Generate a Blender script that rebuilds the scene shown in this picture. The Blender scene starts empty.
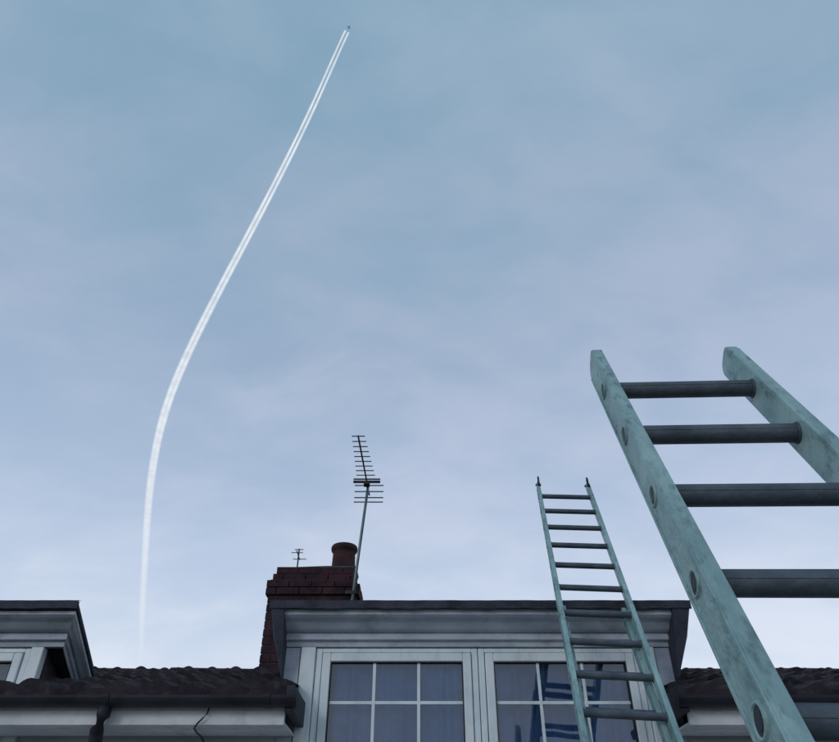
import bpy, bmesh, math, random
from mathutils import Vector, Matrix
random.seed(7)
scene=bpy.context.scene
coll=scene.collection

# ---------------------------------------------------------------- helpers
def new_obj(name,me,parent=None,mat=None,smooth=False):
    o=bpy.data.objects.new(name,me); coll.objects.link(o)
    if parent: o.parent=parent
    if mat: me.materials.append(mat)
    if smooth:
        for p in me.polygons: p.use_smooth=True
    return o
def empty(name):
    o=bpy.data.objects.new(name,None); coll.objects.link(o); return o
def mesh_from(name,verts,faces,parent=None,mat=None,smooth=False):
    me=bpy.data.meshes.new(name); me.from_pydata([tuple(v) for v in verts],[],faces); me.update()
    bm=bmesh.new(); bm.from_mesh(me); bmesh.ops.recalc_face_normals(bm,faces=bm.faces[:]); bm.to_mesh(me); bm.free()
    return new_obj(name,me,parent,mat,smooth)
def boxes(name,lst,parent=None,mat=None,bevel=0.0):
    V=[];F=[]
    for (x0,x1,y0,y1,z0,z1) in lst:
        b=len(V)
        V+=[(x0,y0,z0),(x1,y0,z0),(x1,y1,z0),(x0,y1,z0),(x0,y0,z1),(x1,y0,z1),(x1,y1,z1),(x0,y1,z1)]
        F+=[(b,b+3,b+2,b+1),(b+4,b+5,b+6,b+7),(b,b+1,b+5,b+4),(b+1,b+2,b+6,b+5),(b+2,b+3,b+7,b+6),(b+3,b,b+4,b+7)]
    me=bpy.data.meshes.new(name); me.from_pydata(V,[],F); me.update()
    o=new_obj(name,me,parent,mat)
    if bevel>0:
        m=o.modifiers.new('bevel','BEVEL'); m.width=bevel; m.segments=2; m.limit_method='ANGLE'
    return o
def tube(name,pts,r,parent=None,mat=None,seg=12,radii=None,caps=True):
    pts=[Vector(p) for p in pts]; V=[];F=[]
    n=len(pts)
    for i,p in enumerate(pts):
        t=(pts[min(i+1,n-1)]-pts[max(i-1,0)]).normalized()
        a=Vector((0,0,1)) if abs(t.z)<.9 else Vector((1,0,0))
        u=t.cross(a).normalized(); w=t.cross(u)
        rr=radii[i] if radii else r
        for k in range(seg):
            an=2*math.pi*k/seg
            V.append(p+(u*math.cos(an)+w*math.sin(an))*rr)
    for i in range(n-1):
        for k in range(seg):
            k2=(k+1)%seg
            F.append((i*seg+k,i*seg+k2,(i+1)*seg+k2,(i+1)*seg+k))
    if caps:
        F.append(tuple(range(seg))[::-1]); F.append(tuple((n-1)*seg+k for k in range(seg)))
    o=mesh_from(name,V,F,parent,mat)
    for p in o.data.polygons:
        if len(p.vertices)==4: p.use_smooth=True
    return o
def join(objs,name):
    V=[];F=[];S=[];mats=[];MI=[]
    for o in objs:
        b=len(V); V+=[tuple(v.co) for v in o.data.vertices]
        m=o.data.materials[0]
        if m not in mats: mats.append(m)
        for p in o.data.polygons:
            F.append(tuple(b+i for i in p.vertices)); S.append(p.use_smooth); MI.append(mats.index(m))
    me=bpy.data.meshes.new(name); me.from_pydata(V,[],F); me.update()
    for m in mats: me.materials.append(m)
    for p,s,mi in zip(me.polygons,S,MI): p.use_smooth=s; p.material_index=mi
    par=objs[0].parent
    for o in objs: bpy.data.objects.remove(o)
    o=bpy.data.objects.new(name,me); coll.objects.link(o); o.parent=par
    return o

def mat(name,c1,c2,rough=.6,scale=6,metal=0.0,bump=.15,bscale=60,spec=.4,stretch=(1,1,1),lo=.35,hi=.65,detail=4,grime=None):
    m=bpy.data.materials.new(name); m.use_nodes=True; nt=m.node_tree; N=nt.nodes; L=nt.links
    b=N['Principled BSDF']; b.inputs['Roughness'].default_value=rough; b.inputs['Metallic'].default_value=metal
    b.inputs['Specular IOR Level'].default_value=spec
    tc=N.new('ShaderNodeTexCoord'); mp=N.new('ShaderNodeMapping'); mp.inputs['Scale'].default_value=stretch
    L.new(tc.outputs['Object'],mp.inputs['Vector'])
    nz=N.new('ShaderNodeTexNoise'); nz.inputs['Scale'].default_value=scale; nz.inputs['Detail'].default_value=detail; nz.inputs['Roughness'].default_value=.6
    L.new(mp.outputs[0],nz.inputs['Vector'])
    cr=N.new('ShaderNodeValToRGB'); cr.color_ramp.elements[0].position=lo; cr.color_ramp.elements[1].position=hi
    cr.color_ramp.elements[0].color=(*c1,1); cr.color_ramp.elements[1].color=(*c2,1)
    L.new(nz.outputs['Fac'],cr.inputs['Fac']); col=cr.outputs[0]
    if grime:
        n3=N.new('ShaderNodeTexNoise'); n3.inputs['Scale'].default_value=grime[0]; n3.inputs['Detail'].default_value=6; n3.inputs['Roughness'].default_value=.7
        mp3=N.new('ShaderNodeMapping'); mp3.inputs['Scale'].default_value=grime[3]; L.new(tc.outputs['Object'],mp3.inputs['Vector']); L.new(mp3.outputs[0],n3.inputs['Vector'])
        r3=N.new('ShaderNodeMapRange'); r3.inputs['From Min'].default_value=.52; r3.inputs['From Max'].default_value=.68; r3.inputs['To Max'].default_value=grime[1]; L.new(n3.outputs['Fac'],r3.inputs['Value'])
        mg=N.new('ShaderNodeMixRGB'); mg.inputs[2].default_value=(*grime[2],1); L.new(r3.outputs[0],mg.inputs[0]); L.new(col,mg.inputs[1]); col=mg.outputs[0]
    L.new(col,b.inputs['Base Color'])
    n2=N.new('ShaderNodeTexNoise'); n2.inputs['Scale'].default_value=bscale; n2.inputs['Detail'].default_value=3
    L.new(mp.outputs[0],n2.inputs['Vector'])
    bp=N.new('ShaderNodeBump'); bp.inputs['Strength'].default_value=bump; bp.inputs['Distance'].default_value=.01
    L.new(n2.outputs['Fac'],bp.inputs['Height']); L.new(bp.outputs[0],b.inputs['Normal'])
    mr=N.new('ShaderNodeMapRange'); mr.inputs['To Min'].default_value=max(0.05,rough-.15); mr.inputs['To Max'].default_value=min(1,rough+.15)
    L.new(n2.outputs['Fac'],mr.inputs['Value']); L.new(mr.outputs[0],b.inputs['Roughness'])
    return m

M_upvc=mat('white_upvc',(.56,.66,.70),(.68,.76,.80),rough=.4,scale=5,bump=.04,lo=.3,hi=.6,grime=(9,.35,(.30,.36,.38),(1,1,.35)))
M_trim=mat('painted_trim',(.34,.39,.47),(.48,.54,.63),rough=.6,scale=4,bump=.12,stretch=(1,1,3),grime=(6,.5,(.18,.20,.24),(1,1,1)))
M_trim2=mat('painted_soffit_white',(.54,.57,.62),(.74,.77,.80),rough=.6,scale=3,bump=.1,stretch=(1,1,2),grime=(5,.5,(.25,.25,.27),(1,1,.5)))
M_felt=mat('roofing_felt',(.018,.020,.032),(.045,.05,.07),rough=.9,scale=9,bump=.6,bscale=150)
M_tile=mat('clay_pantile',(.012,.012,.017),(.042,.034,.040),rough=.9,scale=3.5,bump=.5,bscale=45,spec=.15,grime=(14,.6,(.055,.06,.06),(1,1,1)))
M_gut=mat('dark_gutter_plastic',(.012,.014,.022),(.026,.028,.04),rough=.55,scale=5,bump=.1,spec=.25)
M_cheek=mat('cheek_cladding',(.055,.05,.065),(.12,.10,.12),rough=.8,scale=5,bump=.4,bscale=30,stretch=(1,1,.3))
M_dark=mat('dark_slate_cheek',(.022,.028,.048),(.045,.055,.085),rough=.7,scale=7,bump=.3)
M_wall=mat('painted_render_wall',(.48,.48,.52),(.66,.67,.70),rough=.9,scale=2.2,bump=.5,bscale=90)
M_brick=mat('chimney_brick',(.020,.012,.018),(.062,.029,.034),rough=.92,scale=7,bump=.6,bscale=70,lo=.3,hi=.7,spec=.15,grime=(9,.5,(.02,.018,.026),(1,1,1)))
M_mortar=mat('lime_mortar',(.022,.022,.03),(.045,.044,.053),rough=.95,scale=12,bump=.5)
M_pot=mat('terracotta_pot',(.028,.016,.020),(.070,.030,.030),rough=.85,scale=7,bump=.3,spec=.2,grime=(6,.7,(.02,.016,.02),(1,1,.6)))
M_ant=mat('antenna_metal',(.02,.022,.03),(.05,.055,.07),rough=.6,scale=10,metal=.2,bump=.05)
M_mast=mat('galvanised_mast',(.12,.18,.20),(.22,.29,.31),rough=.5,scale=10,metal=.3,bump=.05)
M_alu=mat('weathered_aluminium',(.16,.28,.29),(.36,.52,.51),rough=.55,scale=7,metal=.25,bump=.35,bscale=80,lo=.3,hi=.72,stretch=(3,.7,1),detail=6,grime=(16,.75,(.08,.13,.15),(2,.8,1.4)))
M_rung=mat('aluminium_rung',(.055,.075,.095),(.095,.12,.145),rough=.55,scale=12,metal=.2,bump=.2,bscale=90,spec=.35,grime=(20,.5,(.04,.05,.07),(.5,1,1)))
M_cap=mat('rung_ferrule',(.012,.022,.035),(.035,.05,.06),rough=.6,scale=20,metal=.2,bump=.2)
M_black=mat('black_rubber',(.02,.02,.022),(.04,.04,.042),rough=.7,scale=10)
M_curt=mat('net_curtain',(.20,.31,.50),(.38,.52,.74),rough=.95,scale=3,bump=.2)
M_grass=mat('lawn_grass',(.035,.06,.02),(.08,.11,.04),rough=1,scale=1.5,bump=1,bscale=40)
M_pave=mat('paving_stone',(.20,.19,.17),(.32,.30,.27),rough=.9,scale=3,bump=.5)
M_gbrick=mat('garden_brick',(.16,.07,.05),(.30,.14,.10),rough=.9,scale=6,bump=.5)

# glass pane
M_glass=bpy.data.materials.new('window_glass'); M_glass.use_nodes=True
nt=M_glass.node_tree; N=nt.nodes; L=nt.links; N.clear()
out=N.new('ShaderNodeOutputMaterial'); mx=N.new('ShaderNodeMixShader'); tr=N.new('ShaderNodeBsdfTransparent'); gl=N.new('ShaderNodeBsdfGlossy')
fr=N.new('ShaderNodeFresnel'); fr.inputs['IOR'].default_value=1.85
tr.inputs['Color'].default_value=(.60,.74,.90,1); gl.inputs['Roughness'].default_value=.02; gl.inputs['Color'].default_value=(.85,.93,1,1)
tcg=N.new('ShaderNodeTexCoord'); ng=N.new('ShaderNodeTexNoise'); ng.inputs['Scale'].default_value=2.5; L.new(tcg.outputs['Object'],ng.inputs['Vector'])
bg=N.new('ShaderNodeBump'); bg.inputs['Strength'].default_value=.12; bg.inputs['Distance'].default_value=.02; L.new(ng.outputs['Fac'],bg.inputs['Height']); L.new(bg.outputs[0],gl.inputs['Normal'])
L.new(fr.outputs[0],mx.inputs[0]); L.new(tr.outputs[0],mx.inputs[1]); L.new(gl.outputs[0],mx.inputs[2]); L.new(mx.outputs[0],out.inputs[0])

# ---------------------------------------------------------------- ground
mesh_from('ground',[(-60000,-60000,0),(60000,-60000,0),(60000,60000,0),(-60000,60000,0)],[(0,1,2,3)],None,M_grass)
pl=[]
for i in range(-12,13):
    for j in range(-5,8):
        pl.append((i*.6+.005,i*.6+.595,j*.6+.005,j*.6+.595-(0.45 if j==7 else 0),.0,.03))
boxes('garden_patio',pl,None,M_pave,.006)

# ---------------------------------------------------------------- house
house=empty('terraced_house')
YF=4.40; XL,XR=-7.0,6.5
EY,EZ,SL=3.95,2.476,.28
RY=6.45; RZ=EZ+SL*(RY-EY)
boxes('walls',[
 (XL,-4.14,YF,YF+.2,0,2.40),(-4.14,-2.33,YF,YF+.2,0,1.5),(-2.33,-.712,YF,YF+.2,0,2.40),
 (-.712,1.412,YF,YF+.2,0,1.5),(1.412,XR,YF,YF+.2,0,2.40),
 (XL,XL+.2,YF+.2,8.5,0,2.40),(XR-.2,XR,YF+.2,8.5,0,2.40),(XL,XR,8.5,8.7,0,2.40),
],house,M_wall)
mesh_from('gable_ends',[(XL+.01,4.4,2.39),(XL+.01,8.6,2.39),(XL+.01,RY,RZ-.04),(XR-.01,4.4,2.39),(XR-.01,8.6,2.39),(XR-.01,RY,RZ-.04)],[(0,1,2),(3,4,5)],house,M_wall)
def pantiles(name,x0,x1,y0,y1,back=False):
    V=[];F=[]; nx=int((x1-x0)/.02)+1; course=.27
    rows=[]; y=y0; k=0
    while y<y1-.01:
        ye=min(y+course,y1); rows.append((y,.030,k)); rows.append((ye,.0,k)); y=ye;k+=1
    jit={}
    for (y,lift,k) in rows:
        for i in range(nx):
            x=x0+(x1-x0)*i/(nx-1)
            ph=(x/.205)%1.0; ti=int(math.floor(x/.205))
            j=jit.setdefault((k,ti),random.uniform(-.008,.010))
            w=.034*(math.sin(ph*2*math.pi)*.5+.5)**1.4
            z=EZ+SL*(y-EY)
            yy=y if not back else 2*RY-y
            V.append((x,yy,z+lift+w+j-.02))
    R=len(rows)
    for r in range(R-1):
        for i in range(nx-1):
            F.append((r*nx+i,r*nx+i+1,(r+1)*nx+i+1,(r+1)*nx+i))
    b=len(V)
    for i in range(nx):
        v=V[i]; V.append((v[0],v[1],EZ+SL*(y0-EY)-.03))
    for i in range(nx-1): F.append((i,i+1,b+i+1,b+i))
    return mesh_from(name,V,F,house,M_tile)
pantiles('roof_tiles_left',XL-.1,-.70,EY,RY)
pantiles('roof_tiles_right',1.40,XR+.1,EY,RY)
pantiles('roof_tiles_behind_dormer',-.70,1.40,5.55,RY)
pantiles('roof_tiles_back',XL-.1,XR+.1,EY-.1,RY,True)
rd=[]
x=XL-.1; k=0
while x<XR+.1:
    V=[];F=[]; dz=random.uniform(-.006,.006)
    for e,(xx,rr) in enumerate(((x,.105),(x+.46,.095))):
        for s in range(9):
            a=math.pi*s/8; V.append((xx,RY+math.cos(a)*rr*1.2,RZ-.05+dz+math.sin(a)*rr*.75))
    for s in range(8): F.append((s,s+1,9+s+1,9+s))
    F.append(tuple(range(9))); F.append(tuple(range(9,18)))
    rd.append(mesh_from('r',V,F,house,M_tile)); x+=.45;k+=1
join(rd,'ridge_tiles')
def slab(name,pts,th,m):
    V=[Vector(p) for p in pts]+[Vector(p)-Vector((0,0,th)) for p in pts]
    return mesh_from(name,V,[(0,1,2,3),(7,6,5,4),(0,4,5,1),(1,5,6,2),(2,6,7,3),(3,7,4,0)],house,m)
def rz(y): return EZ+SL*(y-EY)-.035
slab('roof_deck_left',[(XL,EY+.03,rz(EY+.03)),(-.70,EY+.03,rz(EY+.03)),(-.70,RY,rz(RY)),(XL,RY,rz(RY))],.03,M_gut)
slab('roof_deck_right',[(1.40,EY+.03,rz(EY+.03)),(XR,EY+.03,rz(EY+.03)),(XR,RY,rz(RY)),(1.40,RY,rz(RY))],.03,M_gut)
boxes('fascia',[(XL,-.705,EY+.055,EY+.08,2.318,2.435),(1.405,XR,EY+.055,EY+.08,2.318,2.435)],house,M_trim2,.003)
boxes('verge_return_board',[(-.70,-.655,EY+.0,YF-.035,2.37,2.50),(1.355,1.40,EY+.0,YF-.035,2.37,2.50)],house,M_gut,.004)
boxes('soffit_boards',[(XL,-.705,EY+.082+i*.12,EY+.197+i*.12-(0.03 if i==2 else 0),2.325,2.337) for i in range(3)]+
      [(1.405,XR,EY+.082+i*.12,EY+.197+i*.12-(0.03 if i==2 else 0),2.325,2.337) for i in range(3)],house,M_trim2,.003)
def gutter(name,x0,x1):
    V=[];F=[]; S=12
    prof=[]
    for s in range(S+1):
        a=math.pi+math.pi*s/S; prof.append((math.cos(a)*.056,math.sin(a)*.050))
    for s in range(S,-1,-1):
        a=math.pi+math.pi*s/S; prof.append((math.cos(a)*.050,math.sin(a)*.044))
    n=len(prof)
    for xx in (x0,x1):
        for (a,b) in prof: V.append((xx,EY-.002+a,2.440+b))
    for s in range(n): F.append((s,(s+1)%n,n+(s+1)%n,n+s))
    o=mesh_from(name,V,F,house,M_gut)
    objs=[o]
    for xx in (x0,x1):
        V=[];
        for d in (-.004,.004):
            V+= [(xx+d,EY-.002+math.cos(math.pi+math.pi*s/S)*.060,2.442+math.sin(math.pi+math.pi*s/S)*.055) for s in range(S+1)]
        m=S+1
        F=[tuple(range(m))[::-1],tuple(range(m,2*m))]+[(s,(s+1)%m,m+(s+1)%m,m+s) for s in range(m)]
        objs.append(mesh_from('c',V,F,house,M_gut))
    xx=x0+.4
    while xx<x1-.1:
        V=[]
        for d in (-.018,.018):
            V+= [(xx+d,EY-.002+math.cos(math.pi+math.pi*s/S)*.062,2.444+math.sin(math.pi+math.pi*s/S)*.057) for s in range(S+1)]
        m=S+1
        F=[tuple(range(m))[::-1],tuple(range(m,2*m))]+[(s,(s+1)%m,m+(s+1)%m,m+s) for s in range(m)]
        objs.append(mesh_from('c',V,F,house,M_gut)); xx+=.83
    return join(objs,name)
gutter('gutter_left',XL,-.64); gutter('gutter_right',1.34,XR)
tube('downpipe',[(-1.63,EY,2.40),(-1.63,EY,2.35),(-1.66,EY+.04,2.29),(-1.76,YF-.12,2.18),(-1.79,YF-.055,2.12),(-1.79,YF-.055,.05)],.034,house,M_gut,16)
wp=[(-1.10,3.985,2.40),(-1.105,3.985,2.37),(-1.125,3.984,2.345),(-1.15,3.99,2.322),(-1.17,4.02,2.305),(-1.18,4.12,2.300),(-1.19,4.25,2.305),(-1.195,4.37,2.28),(-1.20,4.39,2.2),(-1.2,4.39,.4)]
tube('telephone_wire',wp,.0045,house,M_black,8)

def dormer(tag,x0,x1,yb,drop,sidek):
    prof=[(4.205,2.984),(4.205,2.952),(4.225,2.940),(4.262,2.925),(4.300,2.895),(4.318,2.886),(4.340,2.886),(4.340,2.846),(4.366,2.838),(4.372,2.812),(4.41,2.812)]
    def ring(y,z):
        i=(y-4.18)*sidek
        sh=drop*(yb-y)/(yb-4.18) if drop else 0
        return [(x0+i,yb,z-sh),(x0+i,y,z),(x1-i,y,z),(x1-i,yb,z-sh)]
    V=[];F=[]
    for (y,z) in prof: V+=ring(y,z)
    for r in range(len(prof)-1):
        for c in range(3):
            F.append((r*4+c,r*4+c+1,(r+1)*4+c+1,(r+1)*4+c))
    mesh_from(tag+'_cornice',V,F,house,M_trim)
    V=[(x0,4.18,2.986),(x1,4.18,2.986),(x1,yb,2.986-drop),(x0,yb,2.986-drop),(x0,4.18,3.018),(x1,4.18,3.018),(x1,yb,3.018-drop),(x0,yb,3.018-drop)]
    F=[(0,3,2,1),(4,5,6,7),(0,1,5,4),(1,2,6,5),(2,3,7,6),(3,0,4,7)]
    o=mesh_from(tag+'_roof_slab',V,F,house,M_felt); m=o.modifiers.new('b','BEVEL'); m.width=.006; m.segments=2
    V=[];F=[];n=80
    for i in range(n+1):
        x=x0-.006+(x1-x0+.012)*i/n; w=.002*math.sin(i*.43)+.002*math.sin(i*1.3+1)
        for (y,z) in ((4.20,3.031),(4.168+w*.5,3.024+w*.4),(4.166+w*.5,2.976+w),(4.176,2.976+w),(4.178,3.018)): V.append((x,y,z))
    for i in range(n):
        for c in range(4): F.append((i*5+c,i*5+c+1,(i+1)*5+c+1,(i+1)*5+c))
    mesh_from(tag+'_drip_edge',V,F,house,M_felt)
dormer('dormer',-.885,1.61,5.93,0,.42)
for nm_,xo,xi in (('left',-.883,-.802),('right',1.608,1.502)):
    xm=xo*.8+xi*.2
    V=[(xo,4.172,2.99),(xi,4.172,2.99),(xi,4.30,2.62),(xm,4.26,2.84),
       (xo,5.9,2.99),(xi,5.9,2.99),(xi,5.9,2.62),(xm,5.9,2.84)]
    mesh_from('dormer_side_barge_'+nm_,V,[(0,1,2,3),(4,5,6,7),(0,3,7,4),(3,2,6,7),(1,0,4,5),(2,1,5,6)],house,M_dark)
boxes('dormer_cheeks',[(-.80,-.712,YF-.0,5.9,2.30,2.975),(1.412,1.50,YF-.0,5.9,2.30,2.975)],house,M_dark,.003)
boxes('dormer_head',[(-.711,1.411,YF+.02,5.9,2.80,2.97)],house,M_dark)
boxes('dormer_corner_boards',[(-.806,-.716,YF-.018,YF-.001,1.9,2.810),(1.416,1.506,YF-.018,YF-.001,1.9,2.810)],house,M_trim,.004)
boxes('dormer_back_room',[(-.70,1.40,4.95,5.0,1.5,2.8)],house,M_dark)

def sash_window(tag,x0,x1,z0,z1,cols,rows):
    y=YF-.012
    fo=.036; fs=.050
    boxes(tag+'_outer_frame',[(x0,x0+fo,y,y+.07,z0,z1),(x1-fo,x1,y,y+.07,z0,z1),(x0+fo,x1-fo,y+.0,y+.07,z1-fo*.7,z1),(x0+fo,x1-fo,y,y+.07,z0,z0+fo)],house,M_upvc,.004)
    a0,a1=x0+fo+.004,x1-fo-.004; b0,b1=z0+fo+.004,z1-fo*.7-.004
    ys=y-.014
    boxes(tag+'_sash',[(a0,a0+fs,ys,ys+.06,b0,b1),(a1-fs,a1,ys,ys+.06,b0,b1),(a0+fs,a1-fs,ys,ys+.06,b1-fs,b1),(a0+fs,a1-fs,ys,ys+.06,b0,b0+fs)],house,M_upvc,.006)
    g0,g1,h0,h1=a0+fs,a1-fs,b0+fs,b1-fs
    boxes(tag+'_gasket',[(g0,g0+.006,ys+.006,ys+.03,h0,h1),(g1-.006,g1,ys+.006,ys+.03,h0,h1),(g0+.006,g1-.006,ys+.006,ys+.03,h1-.006,h1),(g0+.006,g1-.006,ys+.006,ys+.03,h0,h0+.006)],house,M_black)
    bars=[]
    for c in range(1,cols):
        xx=g0+(g1-g0)*c/cols; bars.append((xx-.009,xx+.009,ys+.018,ys+.032,h0,h1))
    for r in range(1,rows):
        zz=h1-(h1-h0)*r/rows; bars.append((g0+.006,g1-.006,ys+.020,ys+.030,zz-.009,zz+.009))
    boxes(tag+'_glazing_bars',bars,house,M_upvc,.002)
    mesh_from(tag+'_glass',[(g0,ys+.026,h0),(g1,ys+.026,h0),(g1,ys+.026,h1),(g0,ys+.026,h1)],[(0,1,2,3)],house,M_glass)
    V=[];F=[];n=140
    for i in range(n+1):
        t=i/n; xx=g0-.03+(g1-g0+.06)*t
        yy=ys+.11+.016*math.sin(t*46+2*math.sin(t*7))+.012*math.sin(t*23+1)+.005*math.sin(t*90)
        V+=[(xx,yy,h0-.05),(xx,yy,h1+.05)]
    for i in range(n): F.append((2*i,2*i+2,2*i+3,2*i+1))
    mesh_from(tag+'_curtain',V,F,house,M_curt,True)
MID=.350
boxes('dormer_window_posts',[(-.711,-.623,YF-.030,YF+.05,1.5,2.811),(1.323,1.411,YF-.030,YF+.05,1.5,2.811)],house,M_upvc,.006)
sash_window('dormer_window_left',-.620,MID-.002,1.52,2.808,3,5)
sash_window('dormer_window_right',MID+.002,1.320,1.52,2.808,3,5)
boxes('dormer_window_sill',[(-.78,1.48,YF-.10,YF+.06,1.455,1.518)],house,M_upvc,.01)

dormer('neighbour_dormer',-4.43,-2.04,4.80,.36,.55)
mesh_from('neighbour_dormer_cheek',[(-2.27,YF,2.30),(-2.27,4.95,2.62),(-2.27,4.95,2.58),(-2.27,YF,2.83),
                                   (-2.33,YF,2.30),(-2.33,4.95,2.62),(-2.33,4.95,2.58),(-2.33,YF,2.83)],
          [(0,1,2,3),(7,6,5,4),(0,3,7,4)],house,M_cheek)
boxes('neighbour_cheek_lead',[(-2.29,-2.262,YF+.05+i*.09,YF+.056+i*.09,2.4,2.80-i*.055) for i in range(5)],house,M_dark)
boxes('neighbour_corner_board',[(-2.335,-2.262,YF-.03,YF+.03,1.5,2.811),(-4.2,-4.13,YF-.03,YF+.03,1.5,2.811)],house,M_upvc,.005)
sash_window('neighbour_window_right',-3.23,-2.34,1.52,2.808,3,5)
sash_window('neighbour_window_left',-4.125,-3.235,1.52,2.808,3,5)
boxes('neighbour_window_sill',[(-4.25,-2.2,YF-.10,YF+.06,1.455,1.518)],house,M_upvc,.01)

# chimney: individually laid bricks
cx0,cx1,cy0,cy1=-1.42,-.59,6.50,7.10
br=[]; top=4.16; rows=19
for r in range(rows):
    z1=top-r*.075; z0=z1-.066
    e={0:-.045,1:-.02,2:.022,3:.022,4:.0}.get(r,0.0)
    X0,X1,Y0,Y1=cx0-e,cx1+e,cy0-e,cy1+e
    off=.1125 if r%2 else 0
    x=X0-off
    while x<X1-.02:
        a=max(x,X0); b=min(x+.206,X1)
        if b-a>.03:
            j=random.uniform(-.005,.005); jz=random.uniform(-.002,.002)
            br.append((a,b,Y0+j,Y0+.1,z0+jz,z1+jz)); br.append((a,b,Y1-.1,Y1+j,z0,z1))
        x+=.215
    y=Y0+.105-off*.5
    while y<Y1-.12:
        a=max(y,Y0+.105); b=min(y+.206,Y1-.105)
        if b-a>.03:
            j=random.uniform(-.004,.004)
            br.append((X0+j,X0+.1,a,b,z0,z1)); br.append((X1-.1,X1+j,a,b,z0,z1))
        y+=.215
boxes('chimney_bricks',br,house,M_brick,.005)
boxes('chimney_mortar_core',[(cx0+.006,cx1-.006,cy0+.006,cy1-.006,2.7,4.02),(cx0+.055,cx1-.055,cy0+.055,cy1-.055,4.02,4.155)],house,M_mortar)
V=[(cx0+.06,cy0+.06,4.158),(cx1-.06,cy0+.06,4.158),(cx1-.06,cy1-.06,4.158),(cx0+.06,cy1-.06,4.158),(-.93,6.66,4.215),(-.62,6.66,4.215),(-.62,6.96,4.215),(-.93,6.96,4.215)]
mesh_from('chimney_flaunching',V,[(4,5,6,7),(0,1,5,4),(1,2,6,5),(2,3,7,6),(3,0,4,7)],house,M_mortar)
def lathe(name,c,prof,parent,m,seg=32):
    V=[];F=[]
    for (r,z) in prof:
        for k in range(seg):
            a=2*math.pi*k/seg; V.append((c[0]+r*math.cos(a),c[1]+r*math.sin(a),c[2]+z))
    for i in range(len(prof)-1):
        for k in range(seg): F.append((i*seg+k,i*seg+(k+1)%seg,(i+1)*seg+(k+1)%seg,(i+1)*seg+k))
    o=mesh_from(name,V,F,parent,m)
    for p in o.data.polygons: p.use_smooth=True
    o.modifiers.new('e','EDGE_SPLIT').split_angle=math.radians(40)
    return o
lathe('chimney_pot',(-.765,6.80,4.17),[(.135,0),(.130,.05),(.118,.08),(.113,.22),(.116,.235),(.128,.245),(.134,.262),(.134,.285),(.126,.30),(.105,.305),(.092,.30),(.09,.05)],house,M_pot)

# ---------------------------------------------------------------- TV antenna on chimney
ant=empty('tv_antenna')
tube('mast',[(-.66,6.42,3.30),(-.527,6.44,4.97)],.014,ant,M_mast,12)
boxes('wall_bracket',[(-.70,-.60,6.405,6.425,3.55,3.58),(-.70,-.67,6.42,6.505,3.55,3.58),(-.69,-.59,6.405,6.425,3.85,3.88),(-.66,-.63,6.42,6.49,3.85,3.88)],ant,M_ant)
by0,by1=6.60,5.43
zb=4.955
def bx(y): return -.527+(-.557+.527)*(6.45-y)/1.02
tube('boom',[(bx(by0),by0,zb),(bx(by1),by1,zb)],.008,ant,M_ant,8)
el=[]
for i in range(9):
    y=5.45+i*.092
    hw=.060+i*.004
    el.append(tube('e',[(bx(y)-hw,y,zb+.008),(bx(y)+hw,y,zb+.008)],.0050,ant,M_ant,6))
y=6.31
el.append(tube('e',[(bx(y)-.135,y,zb),(bx(y)+.135,y,zb)],.015,ant,M_ant,8))
el.append(tube('e',[(bx(y)-.135,y,zb+.03),(bx(y)+.135,y,zb+.03)],.008,ant,M_ant,8))
for dz,hw,yy in ((.09,.15,6.56),(.03,.15,6.58),(-.04,.15,6.58),(-.10,.15,6.56)):
    el.append(tube('e',[(bx(6.5)-hw,yy,zb+dz),(bx(6.5)+hw,yy,zb+dz)],.006,ant,M_ant,6))
el.append(tube('e',[(bx(6.5)-.02,6.56,zb+.09),(bx(6.5)-.02,6.58,zb),(bx(6.5)-.02,6.56,zb-.10)],.006,ant,M_ant,6))
join(el,'elements')
boxes('junction_box',[(bx(6.31)-.03,bx(6.31)+.03,6.28,6.35,zb-.04,zb-.005)],ant,M_black,.005)
tube('coax_cable',[(bx(6.31),6.33,zb-.03),(bx(6.4),6.40,zb-.10),(-.546,6.425,4.6),(-.60,6.40,3.9),(-.64,6.40,3.4)],.004,ant,M_black,6)

# ---------------------------------------------------------------- house behind with its own aerial
h2=empty('brick_house')
boxes('walls',[(-10,2,17,23,0,4.2)],h2,M_gbrick)
mesh_from('roof',[(-10.2,16.7,4.15),(2.2,16.7,4.15),(2.2,20,5.9),(-10.2,20,5.9),(-10.2,23.3,4.15),(2.2,23.3,4.15)],[(0,1,2,3),(3,2,5,4),(0,3,4),(1,5,2)],h2,M_tile)
boxes('windows',[(x,x+1.2,16.96,16.995,2.4,3.6) for x in (-8.5,-5,-1.5)],h2,M_glass)
boxes('window_frames',[(x-.06,x,16.94,16.99,2.34,3.66) for x in (-8.5,-5,-1.5)]+[(x+1.2,x+1.26,16.94,16.99,2.34,3.66) for x in (-8.5,-5,-1.5)]+[(x,x+1.2,16.94,16.99,3.6,3.66) for x in (-8.5,-5,-1.5)],h2,M_upvc)
a2=empty('tv_antenna.001')
tube('mast',[(-3.61,20,5.8),(-3.61,20,9.98)],.022,a2,M_ant,8)
el=[]
for dy,dz,hw in ((0,-.02,.13),(.25,-.22,.20),(-.25,-.22,.17)):
    el.append(tube('e',[(-3.61-hw,20+dy,9.98+dz),(-3.61+hw,20+dy,9.98+dz)],.012,a2,M_ant,6))
el.append(tube('e',[(-3.61,20.3,9.76),(-3.61,19.6,9.76)],.014,a2,M_ant,6))
join(el,'elements')

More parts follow.
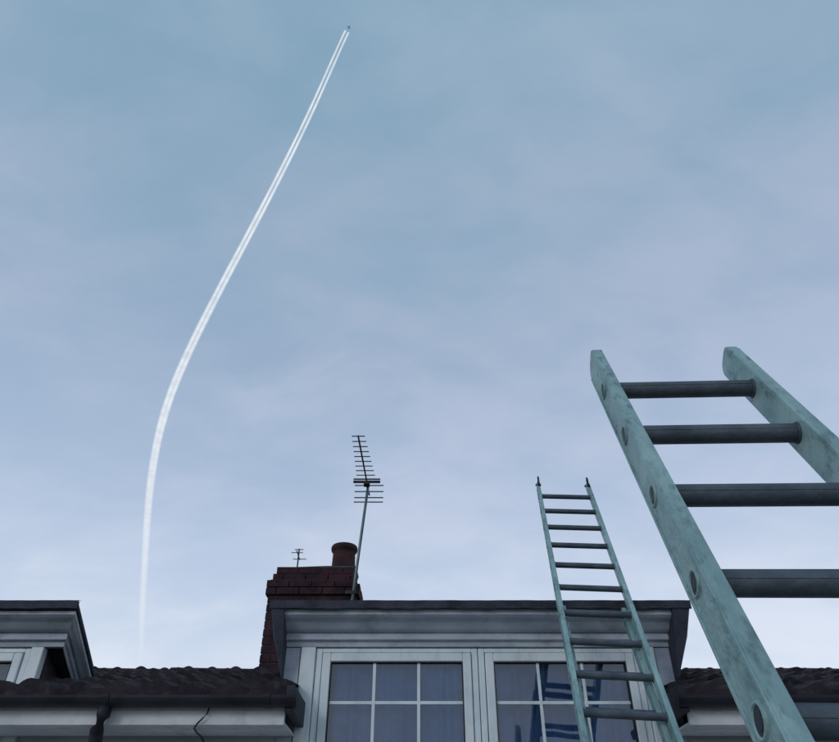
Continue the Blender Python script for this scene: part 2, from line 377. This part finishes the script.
# ---------------------------------------------------------------- ladders
def ladder(name,P,d,k,m,smin,smax,first,width=.42,rw=.027,rd_=.078,pitch=.267,lower=None,rr=.020):
    """P: point on the outer-left rail at s=0; d: direction up the ladder; u: rung direction"""
    root=empty(name)
    d=Vector(d).normalized(); u=Vector((1,-k,-m)); u=(u-d*u.dot(d)).normalized(); n=u.cross(d)
    P=Vector(P)
    rot=Matrix((( u.x,d.x,n.x),(u.y,d.y,n.y),(u.z,d.z,n.z))).to_4x4()
    def section(tag,P0,width,s0,s1,noff,rungs):
        o0=P0+n*noff
        mw=Matrix.Translation(o0)@rot
        for side,xa in (('left',0.0),('right',width-rw)):
            hd=rd_/2; prof=[(s0,-hd),(s1-.035,-hd)]
            for t in range(1,6):
                a=-math.pi/2+math.pi/2*t/6; prof.append((s1-.035+.035*math.cos(a),-hd+.035+.035*math.sin(a)))
            prof+=[(s1,-hd+.035),(s1,hd-.02),(s1-.006,hd-.006),(s1-.02,hd),(s0,hd)]
            nn=len(prof)
            V=[(xa,y,z) for y,z in prof]+[(xa+rw,y,z) for y,z in prof]
            F=[tuple(range(nn)),tuple(range(nn,2*nn))[::-1]]+[(i,(i+1)%nn,nn+(i+1)%nn,nn+i) for i in range(nn)]
            o=mesh_from(tag+'_rail_'+side,V,F,root,M_alu); o.matrix_world=mw
            bm_=o.modifiers.new('b','BEVEL'); bm_.width=.003; bm_.segments=2; bm_.limit_method='ANGLE'
            xo=(xa-.003,xa+.001) if side=='left' else (xa+rw-.001,xa+rw+.003)
            o=boxes(tag+'_flange_'+side,[(xo[0],xo[1],s0,s1-.05,-hd+.001,-hd+.009),(xo[0],xo[1],s0,s1-.03,hd-.009,hd-.001)],root,M_alu,.001); o.matrix_world=mw
        R=[];C=[]
        s=rungs
        while s>s1-.04: s-=pitch
        while s>s0+.12:
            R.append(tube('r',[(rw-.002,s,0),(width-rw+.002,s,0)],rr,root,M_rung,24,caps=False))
            for a in (60,120,240,300):
                ca,sa=math.cos(math.radians(a)),math.sin(math.radians(a))
                R.append(tube('r',[(rw-.001,s+ca*rr*.99,sa*rr*.99),(width-rw+.001,s+ca*rr*.99,sa*rr*.99)],.0011,root,M_rung,5,caps=False))
            for xa,sg in ((0,-1),(width,1)):
                C.append(tube('c',[(xa-sg*.003,s,0),(xa+sg*.0020,s,0)],.0195,root,M_cap,24))
                C.append(tube('c',[(xa-sg*.003,s,0),(xa+sg*.0032,s,0)],.0,root,M_cap,20,radii=[.014,.012]))
                V=[];F=[]
                for q in range(28):
                    an=2*math.pi*q/28
                    for r_,h_ in ((.0185,.002),(.020,.0045),(.0225,.0045),(.0245,.000)):
                        V.append((xa+sg*h_,s+math.cos(an)*r_,math.sin(an)*r_))
                for q in range(28):
                    for z_ in range(3): F.append((q*4+z_,q*4+z_+1,((q+1)%28)*4+z_+1,((q+1)%28)*4+z_))
                C.append(mesh_from('c',V,F,root,M_alu,True))
            for xa,sg in ((rw,1),(width-rw,-1)):
                C.append(tube('c',[(xa-sg*.001,s,0),(xa+sg*.005,s,0)],.0,root,M_rung,24,radii=[rr+.005,rr+.002]))
            s-=pitch
        o=join(R,tag+'_rungs'); o.matrix_world=mw
        o=join(C,tag+'_rung_ferrules'); o.matrix_world=mw
        hd=rd_/2
        o=boxes(tag+'_feet',[(-.006,rw+.006,s0-.02,s0+.05,-hd-.004,hd+.004),(width-rw-.006,width+.006,s0-.02,s0+.05,-hd-.004,hd+.004)],root,M_black,.005); o.matrix_world=mw
        return mw
    mw=section('fly' if lower else 'main',P,width,smin,smax,0,first)
    if lower is not None and lower!=0:
        section('base',P+u*.026,width-.052,smin+.05,lower,-.060,first+.088)
        H=[]
        for xa in (.013,width-.013):
            H.append(tube('h',[(xa,smax-.10,.03),(xa,smax-.03,.035),(xa,smax+.015,.05),(xa,smax+.045,.045),(xa+.006,smax+.055,.015),(xa+.006,smax+.03,-.005)],.008,root,M_gut,8))
            H.append(tube('h',[(xa-.022,smax-.015,.0),(xa+.022,smax-.015,.0)],.010,root,M_gut,8))
            H.append(tube('h',[(xa,smax-.09,.028),(xa,smax-.04,.028)],.013,root,M_gut,8))
        o=join(H,'guide_hooks'); o.matrix_world=mw
    return root
ladder('extension_ladder',(.808,4.105,3.045),(.0919,.6302,.7708),.07,.062,-3.93,1.64,1.402,rw=.024,rd_=.055,lower=-.06,rr=.017)
ladder('extension_ladder.001',(.5105,1.657,2.885),(.0635,.530,.846),.075,.030,-3.37,0.0,-.232,width=.415,rw=.030,rd_=.086,pitch=.2695,rr=.0215)

# low garden wall the near ladder leans against (below the view)
gw=[]
for r in range(19):
    x=.25-(.11 if r%2 else 0)
    while x<3.2:
        gw.append((max(x,.25),x+.205,.93,1.13,r*.075+.0,r*.075+.065)); x+=.215
wall=empty('garden_wall')
boxes('bricks',gw,wall,M_gbrick,.004)
boxes('mortar',[(.26,3.25,.94,1.12,0,1.42)],wall,M_mortar)
boxes('coping',[(.23,3.3,.91,1.15,1.421,1.47)],wall,M_pave,.008)

# ---------------------------------------------------------------- contrail + aircraft, cruising at 9 km
H=9000.0
pts=[(-.912,4.552),(-1.082,4.859),(-1.480,5.634),(-1.912,6.415),(-2.519,7.462),(-3.137,8.496),(-3.949,9.860),(-5.017,11.731),(-5.978,13.649),(-6.941,16.005),(-8.000,18.975),(-9.138,22.397),(-10.837,27.451),(-13.442,35.520)]
pts=[Vector((a*1000,b*1000,H)) for a,b in pts]
def cr(p0,p1,p2,p3,t): return .5*((2*p1)+(-p0+p2)*t+(2*p0-5*p1+4*p2-p3)*t*t+(-p0+3*p1-3*p2+p3)*t**3)
path=[]
for i in range(len(pts)-1):
    a=pts[max(i-1,0)];b=pts[i];c=pts[i+1];d_=pts[min(i+2,len(pts)-1)]
    for s in range(8): path.append(cr(a,b,c,d_,s/8))
path.append(pts[-1])
for it in range(30):
    path=[path[0]]+[(path[i-1]+path[i]*2+path[i+1])/4 for i in range(1,len(path)-1)]+[path[-1]]
Lc=[0]
for i in range(1,len(path)): Lc.append(Lc[-1]+(path[i]-path[i-1]).length)
M_con=bpy.data.materials.new('ice_vapour'); M_con.use_nodes=True
nt=M_con.node_tree;N=nt.nodes;L=nt.links;N.clear()
def math_(op,a,b=None,clamp=False):
    m=N.new('ShaderNodeMath'); m.operation=op; m.use_clamp=clamp
    for i,v in enumerate((a,b)):
        if v is None: continue
        if isinstance(v,(int,float)): m.inputs[i].default_value=v
        else: L.new(v,m.inputs[i])
    return m.outputs[0]
out=N.new('ShaderNodeOutputMaterial'); mx=N.new('ShaderNodeMixShader'); tr=N.new('ShaderNodeBsdfTransparent'); em=N.new('ShaderNodeEmission')
em.inputs['Color'].default_value=(.90,.95,1,1); em.inputs['Strength'].default_value=.92  # sunlit white of the vapour put in as emission, not lit by the sun
uv=N.new('ShaderNodeUVMap'); sx=N.new('ShaderNodeSeparateXYZ'); L.new(uv.outputs[0],sx.inputs[0])
c=math_('SUBTRACT',sx.outputs['X'],.5); c=math_('ABSOLUTE',c); c=math_('MULTIPLY',c,2.0)
c=math_('SUBTRACT',1.0,c,True); prof=N.new('ShaderNodeMapRange'); prof.interpolation_type='SMOOTHSTEP'; prof.inputs['From Max'].default_value=.8; L.new(c,prof.inputs['Value'])
tcn=N.new('ShaderNodeTexCoord'); nz=N.new('ShaderNodeTexNoise'); nz.inputs['Scale'].default_value=.004; nz.inputs['Detail'].default_value=4; L.new(tcn.outputs['Object'],nz.inputs['Vector'])
nm=N.new('ShaderNodeMapRange'); nm.inputs['From Min'].default_value=.3; nm.inputs['From Max'].default_value=.6; nm.inputs['To Min'].default_value=.7; nm.inputs['To Max'].default_value=1; L.new(nz.outputs['Fac'],nm.inputs['Value'])
fade=N.new('ShaderNodeValToRGB'); L.new(sx.outputs['Y'],fade.inputs['Fac'])
e=fade.color_ramp.elements; e[0].position=0; e[0].color=(.75,.75,.75,1); e[1].position=1; e[1].color=(0,0,0,1)
for p_,v_ in ((.03,.92),(.30,.92),(.42,.78),(.55,.6),(.75,.32)):
    q=e.new(p_); q.color=(v_,v_,v_,1)
al=math_('MULTIPLY',prof.outputs[0],nm.outputs[0]); al=math_('MULTIPLY',al,fade.outputs[0],True)
L.new(al,mx.inputs[0]); L.new(tr.outputs[0],mx.inputs[1]); L.new(em.outputs[0],mx.inputs[2]); L.new(mx.outputs[0],out.inputs[0])
contrail=empty('contrail')
for sg,nmn in ((-1,'vapour_strand_left'),(1,'vapour_strand_right')):
    V=[];F=[];UV=[]
    total=Lc[-1]
    for i,p in enumerate(path):
        t=(path[min(i+1,len(path)-1)]-path[max(i-1,0)]).normalized(); side=Vector((t.y,-t.x,0))
        l=Lc[i]; f=l/total
        sep=22+min(l,9000)/9000*20
        hw=17+26*min(1,l/9000)+90*f+1.5*math.sin(i*.8)
        q=p+side*sg*sep+Vector((0,0,-sg*5))+t*(60)
        V+=[q-side*hw,q,q+side*hw]; UV+=[(0,f),(.5,f),(1,f)]
    for i in range(len(path)-1):
        F+=[(3*i,3*i+1,3*i+4,3*i+3),(3*i+1,3*i+2,3*i+5,3*i+4)]
    me=bpy.data.meshes.new(nmn); me.from_pydata([tuple(v) for v in V],[],F)
    ul=me.uv_layers.new(name='UVMap')
    for lp in me.loops: ul.data[lp.index].uv=UV[lp.vertex_index]
    new_obj(nmn,me,contrail,M_con)
plane=empty('airliner')
M_pl=mat('aircraft_paint',(.03,.04,.06),(.05,.06,.08),rough=.4,scale=.1,bump=0)
fwd=(pts[0]-pts[1]).normalized(); sd=Vector((fwd.y,-fwd.x,0)); c0=pts[0]
def W(a,b,c_): return c0+fwd*a+sd*b+Vector((0,0,1))*c_
tube('fuselage',[W(-32,0,1),W(-22,0,0),W(0,0,0),W(22,0,0),W(29,0,-.3),W(32,0,-.8)],3,plane,M_pl,12,radii=[.4,2.6,3,3,2,.3])
for s in (-1,1):
    mesh_from('wing',[W(8,s*2,-1),W(-1,s*2,-1),W(-12,s*31,1.5),W(-9,s*31,1.5),W(8,s*2,0),W(-1,s*2,0),W(-12,s*31,1.8),W(-9,s*31,1.8)],[(0,1,2,3),(4,5,6,7),(0,1,5,4),(1,2,6,5),(2,3,7,6),(3,0,4,7)],plane,M_pl)
    mesh_from('tailplane',[W(-24,s*1,1),W(-29,s*1,1),W(-33,s*11,2),W(-31,s*11,2),W(-24,s*1,1.5),W(-29,s*1,1.5),W(-33,s*11,2.3),W(-31,s*11,2.3)],[(0,1,2,3),(4,5,6,7),(0,1,5,4),(1,2,6,5),(2,3,7,6),(3,0,4,7)],plane,M_pl)
    tube('engine',[W(6,s*11,-3),W(0,s*11,-3)],1.8,plane,M_pl,10)
mesh_from('tail_fin',[W(-22,-.3,2),W(-30,-.3,2),W(-34,-.3,10),W(-31,-.3,10),W(-22,.3,2),W(-30,.3,2),W(-34,.3,10),W(-31,.3,10)],[(0,1,2,3),(4,5,6,7),(0,1,5,4),(1,2,6,5),(2,3,7,6),(3,0,4,7)],plane,M_pl)

# ---------------------------------------------------------------- world: Nishita sky under a thin cloud veil
SUN_EL,SUN_AZ=math.radians(20),math.radians(215)
w=bpy.data.worlds.new("World"); scene.world=w; w.use_nodes=True
nt=w.node_tree;N=nt.nodes;L=nt.links;N.clear()
out=N.new('ShaderNodeOutputWorld'); bg=N.new('ShaderNodeBackground'); L.new(bg.outputs[0],out.inputs[0])
sky=N.new('ShaderNodeTexSky'); sky.sky_type='NISHITA'; sky.sun_disc=False; sky.sun_elevation=SUN_EL; sky.sun_rotation=SUN_AZ; sky.air_density=1.2
tc=N.new('ShaderNodeTexCoord'); sep=N.new('ShaderNodeSeparateXYZ'); L.new(tc.outputs['Generated'],sep.inputs[0])
def ramp(stops,src):
    r=N.new('ShaderNodeValToRGB'); e=r.color_ramp.elements
    e[0].position=stops[0][0]; e[0].color=(*stops[0][1],1); e[1].position=stops[-1][0]; e[1].color=(*stops[-1][1],1)
    for p,c in stops[1:-1]:
        q=e.new(p); q.color=(*c,1)
    L.new(src,r.inputs['Fac']); return r.outputs[0]
def s2l(r,g,b): return tuple(((v/255)/12.92 if v/255<.04045 else ((v/255+.055)/1.055)**2.4) for v in (r,g,b))
zc=sep.outputs['Z']
clear=ramp([(0,s2l(220,231,246)),(.2,s2l(210,223,242)),(.34,s2l(190,207,231)),(.46,s2l(170,190,217)),(.6,s2l(152,176,203)),(.78,s2l(138,169,194)),(.9,s2l(130,166,190)),(1,s2l(122,160,184))],zc)
cloud=ramp([(0,s2l(234,240,252)),(.22,s2l(228,236,249)),(.34,s2l(211,221,240)),(.46,s2l(193,205,228)),(.62,s2l(175,189,213)),(.78,s2l(164,183,206)),(.9,s2l(156,181,203)),(1,s2l(150,175,198))],zc)
zz=math_('MAXIMUM',zc,.06); zz=math_('ADD',zz,.35)
u_=math_('DIVIDE',sep.outputs['X'],zz); v_=math_('DIVIDE',sep.outputs['Y'],zz)
cb=N.new('ShaderNodeCombineXYZ'); L.new(u_,cb.inputs[0]); L.new(v_,cb.inputs[1])
mp=N.new('ShaderNodeMapping'); mp.inputs['Rotation'].default_value=(0,0,math.radians(-40)); mp.inputs['Scale'].default_value=(1.0,1.7,1); mp.inputs['Location'].default_value=(3.1,1.4,0); L.new(cb.outputs[0],mp.inputs['Vector'])
n1=N.new('ShaderNodeTexNoise'); n1.inputs['Scale'].default_value=4.0; n1.inputs['Detail'].default_value=6; n1.inputs['Roughness'].default_value=.55; n1.inputs['Distortion'].default_value=.3; L.new(mp.outputs[0],n1.inputs['Vector'])
n2=N.new('ShaderNodeTexNoise'); n2.inputs['Scale'].default_value=1.6; n2.inputs['Detail'].default_value=3; L.new(cb.outputs[0],n2.inputs['Vector'])
fa=N.new('ShaderNodeMapRange'); fa.interpolation_type='SMOOTHSTEP'; fa.inputs['From Min'].default_value=.34; fa.inputs['From Max'].default_value=.66
s_=math_('MULTIPLY',n1.outputs['Fac'],.5); s2=math_('MULTIPLY',n2.outputs['Fac'],.5); s_=math_('ADD',s_,s2)
xr=math_('MULTIPLY',sep.outputs['X'],.10); s_=math_('ADD',s_,xr)
L.new(s_,fa.inputs['Value'])
mix=N.new('ShaderNodeMixRGB'); L.new(fa.outputs[0],mix.inputs[0]); L.new(clear,mix.inputs[1]); L.new(cloud,mix.inputs[2])
sk=N.new('ShaderNodeMixRGB'); sk.blend_type='MULTIPLY'; sk.inputs[0].default_value=1; sk.inputs[2].default_value=(.1,.1,.1,1); L.new(sky.outputs[0],sk.inputs[1])
m2=N.new('ShaderNodeMixRGB'); m2.inputs[0].default_value=.94; L.new(sk.outputs[0],m2.inputs[1]); L.new(mix.outputs[0],m2.inputs[2])
L.new(m2.outputs[0],bg.inputs['Color']); bg.inputs['Strength'].default_value=1.0

sun=bpy.data.lights.new('sun','SUN'); sun.energy=.5; sun.angle=math.radians(14); sun.color=(1,.97,.94)
so=bpy.data.objects.new('sun',sun); coll.objects.link(so)
dv=Vector((math.sin(SUN_AZ)*math.cos(SUN_EL),math.cos(SUN_AZ)*math.cos(SUN_EL),math.sin(SUN_EL)))
so.rotation_euler=dv.to_track_quat('Z','Y').to_euler(); so.location=(0,-5,12)

# ---------------------------------------------------------------- camera
cam=bpy.data.cameras.new('camera'); cam.sensor_width=36; cam.lens=36*700/839; cam.clip_start=.05; cam.clip_end=200000
co=bpy.data.objects.new('camera',cam); coll.objects.link(co); co.location=(0,0,1.6); co.rotation_euler=(math.radians(90+37),0,0)
scene.camera=co
scene.view_settings.view_transform='Standard'; scene.view_settings.look='None'; scene.view_settings.exposure=0
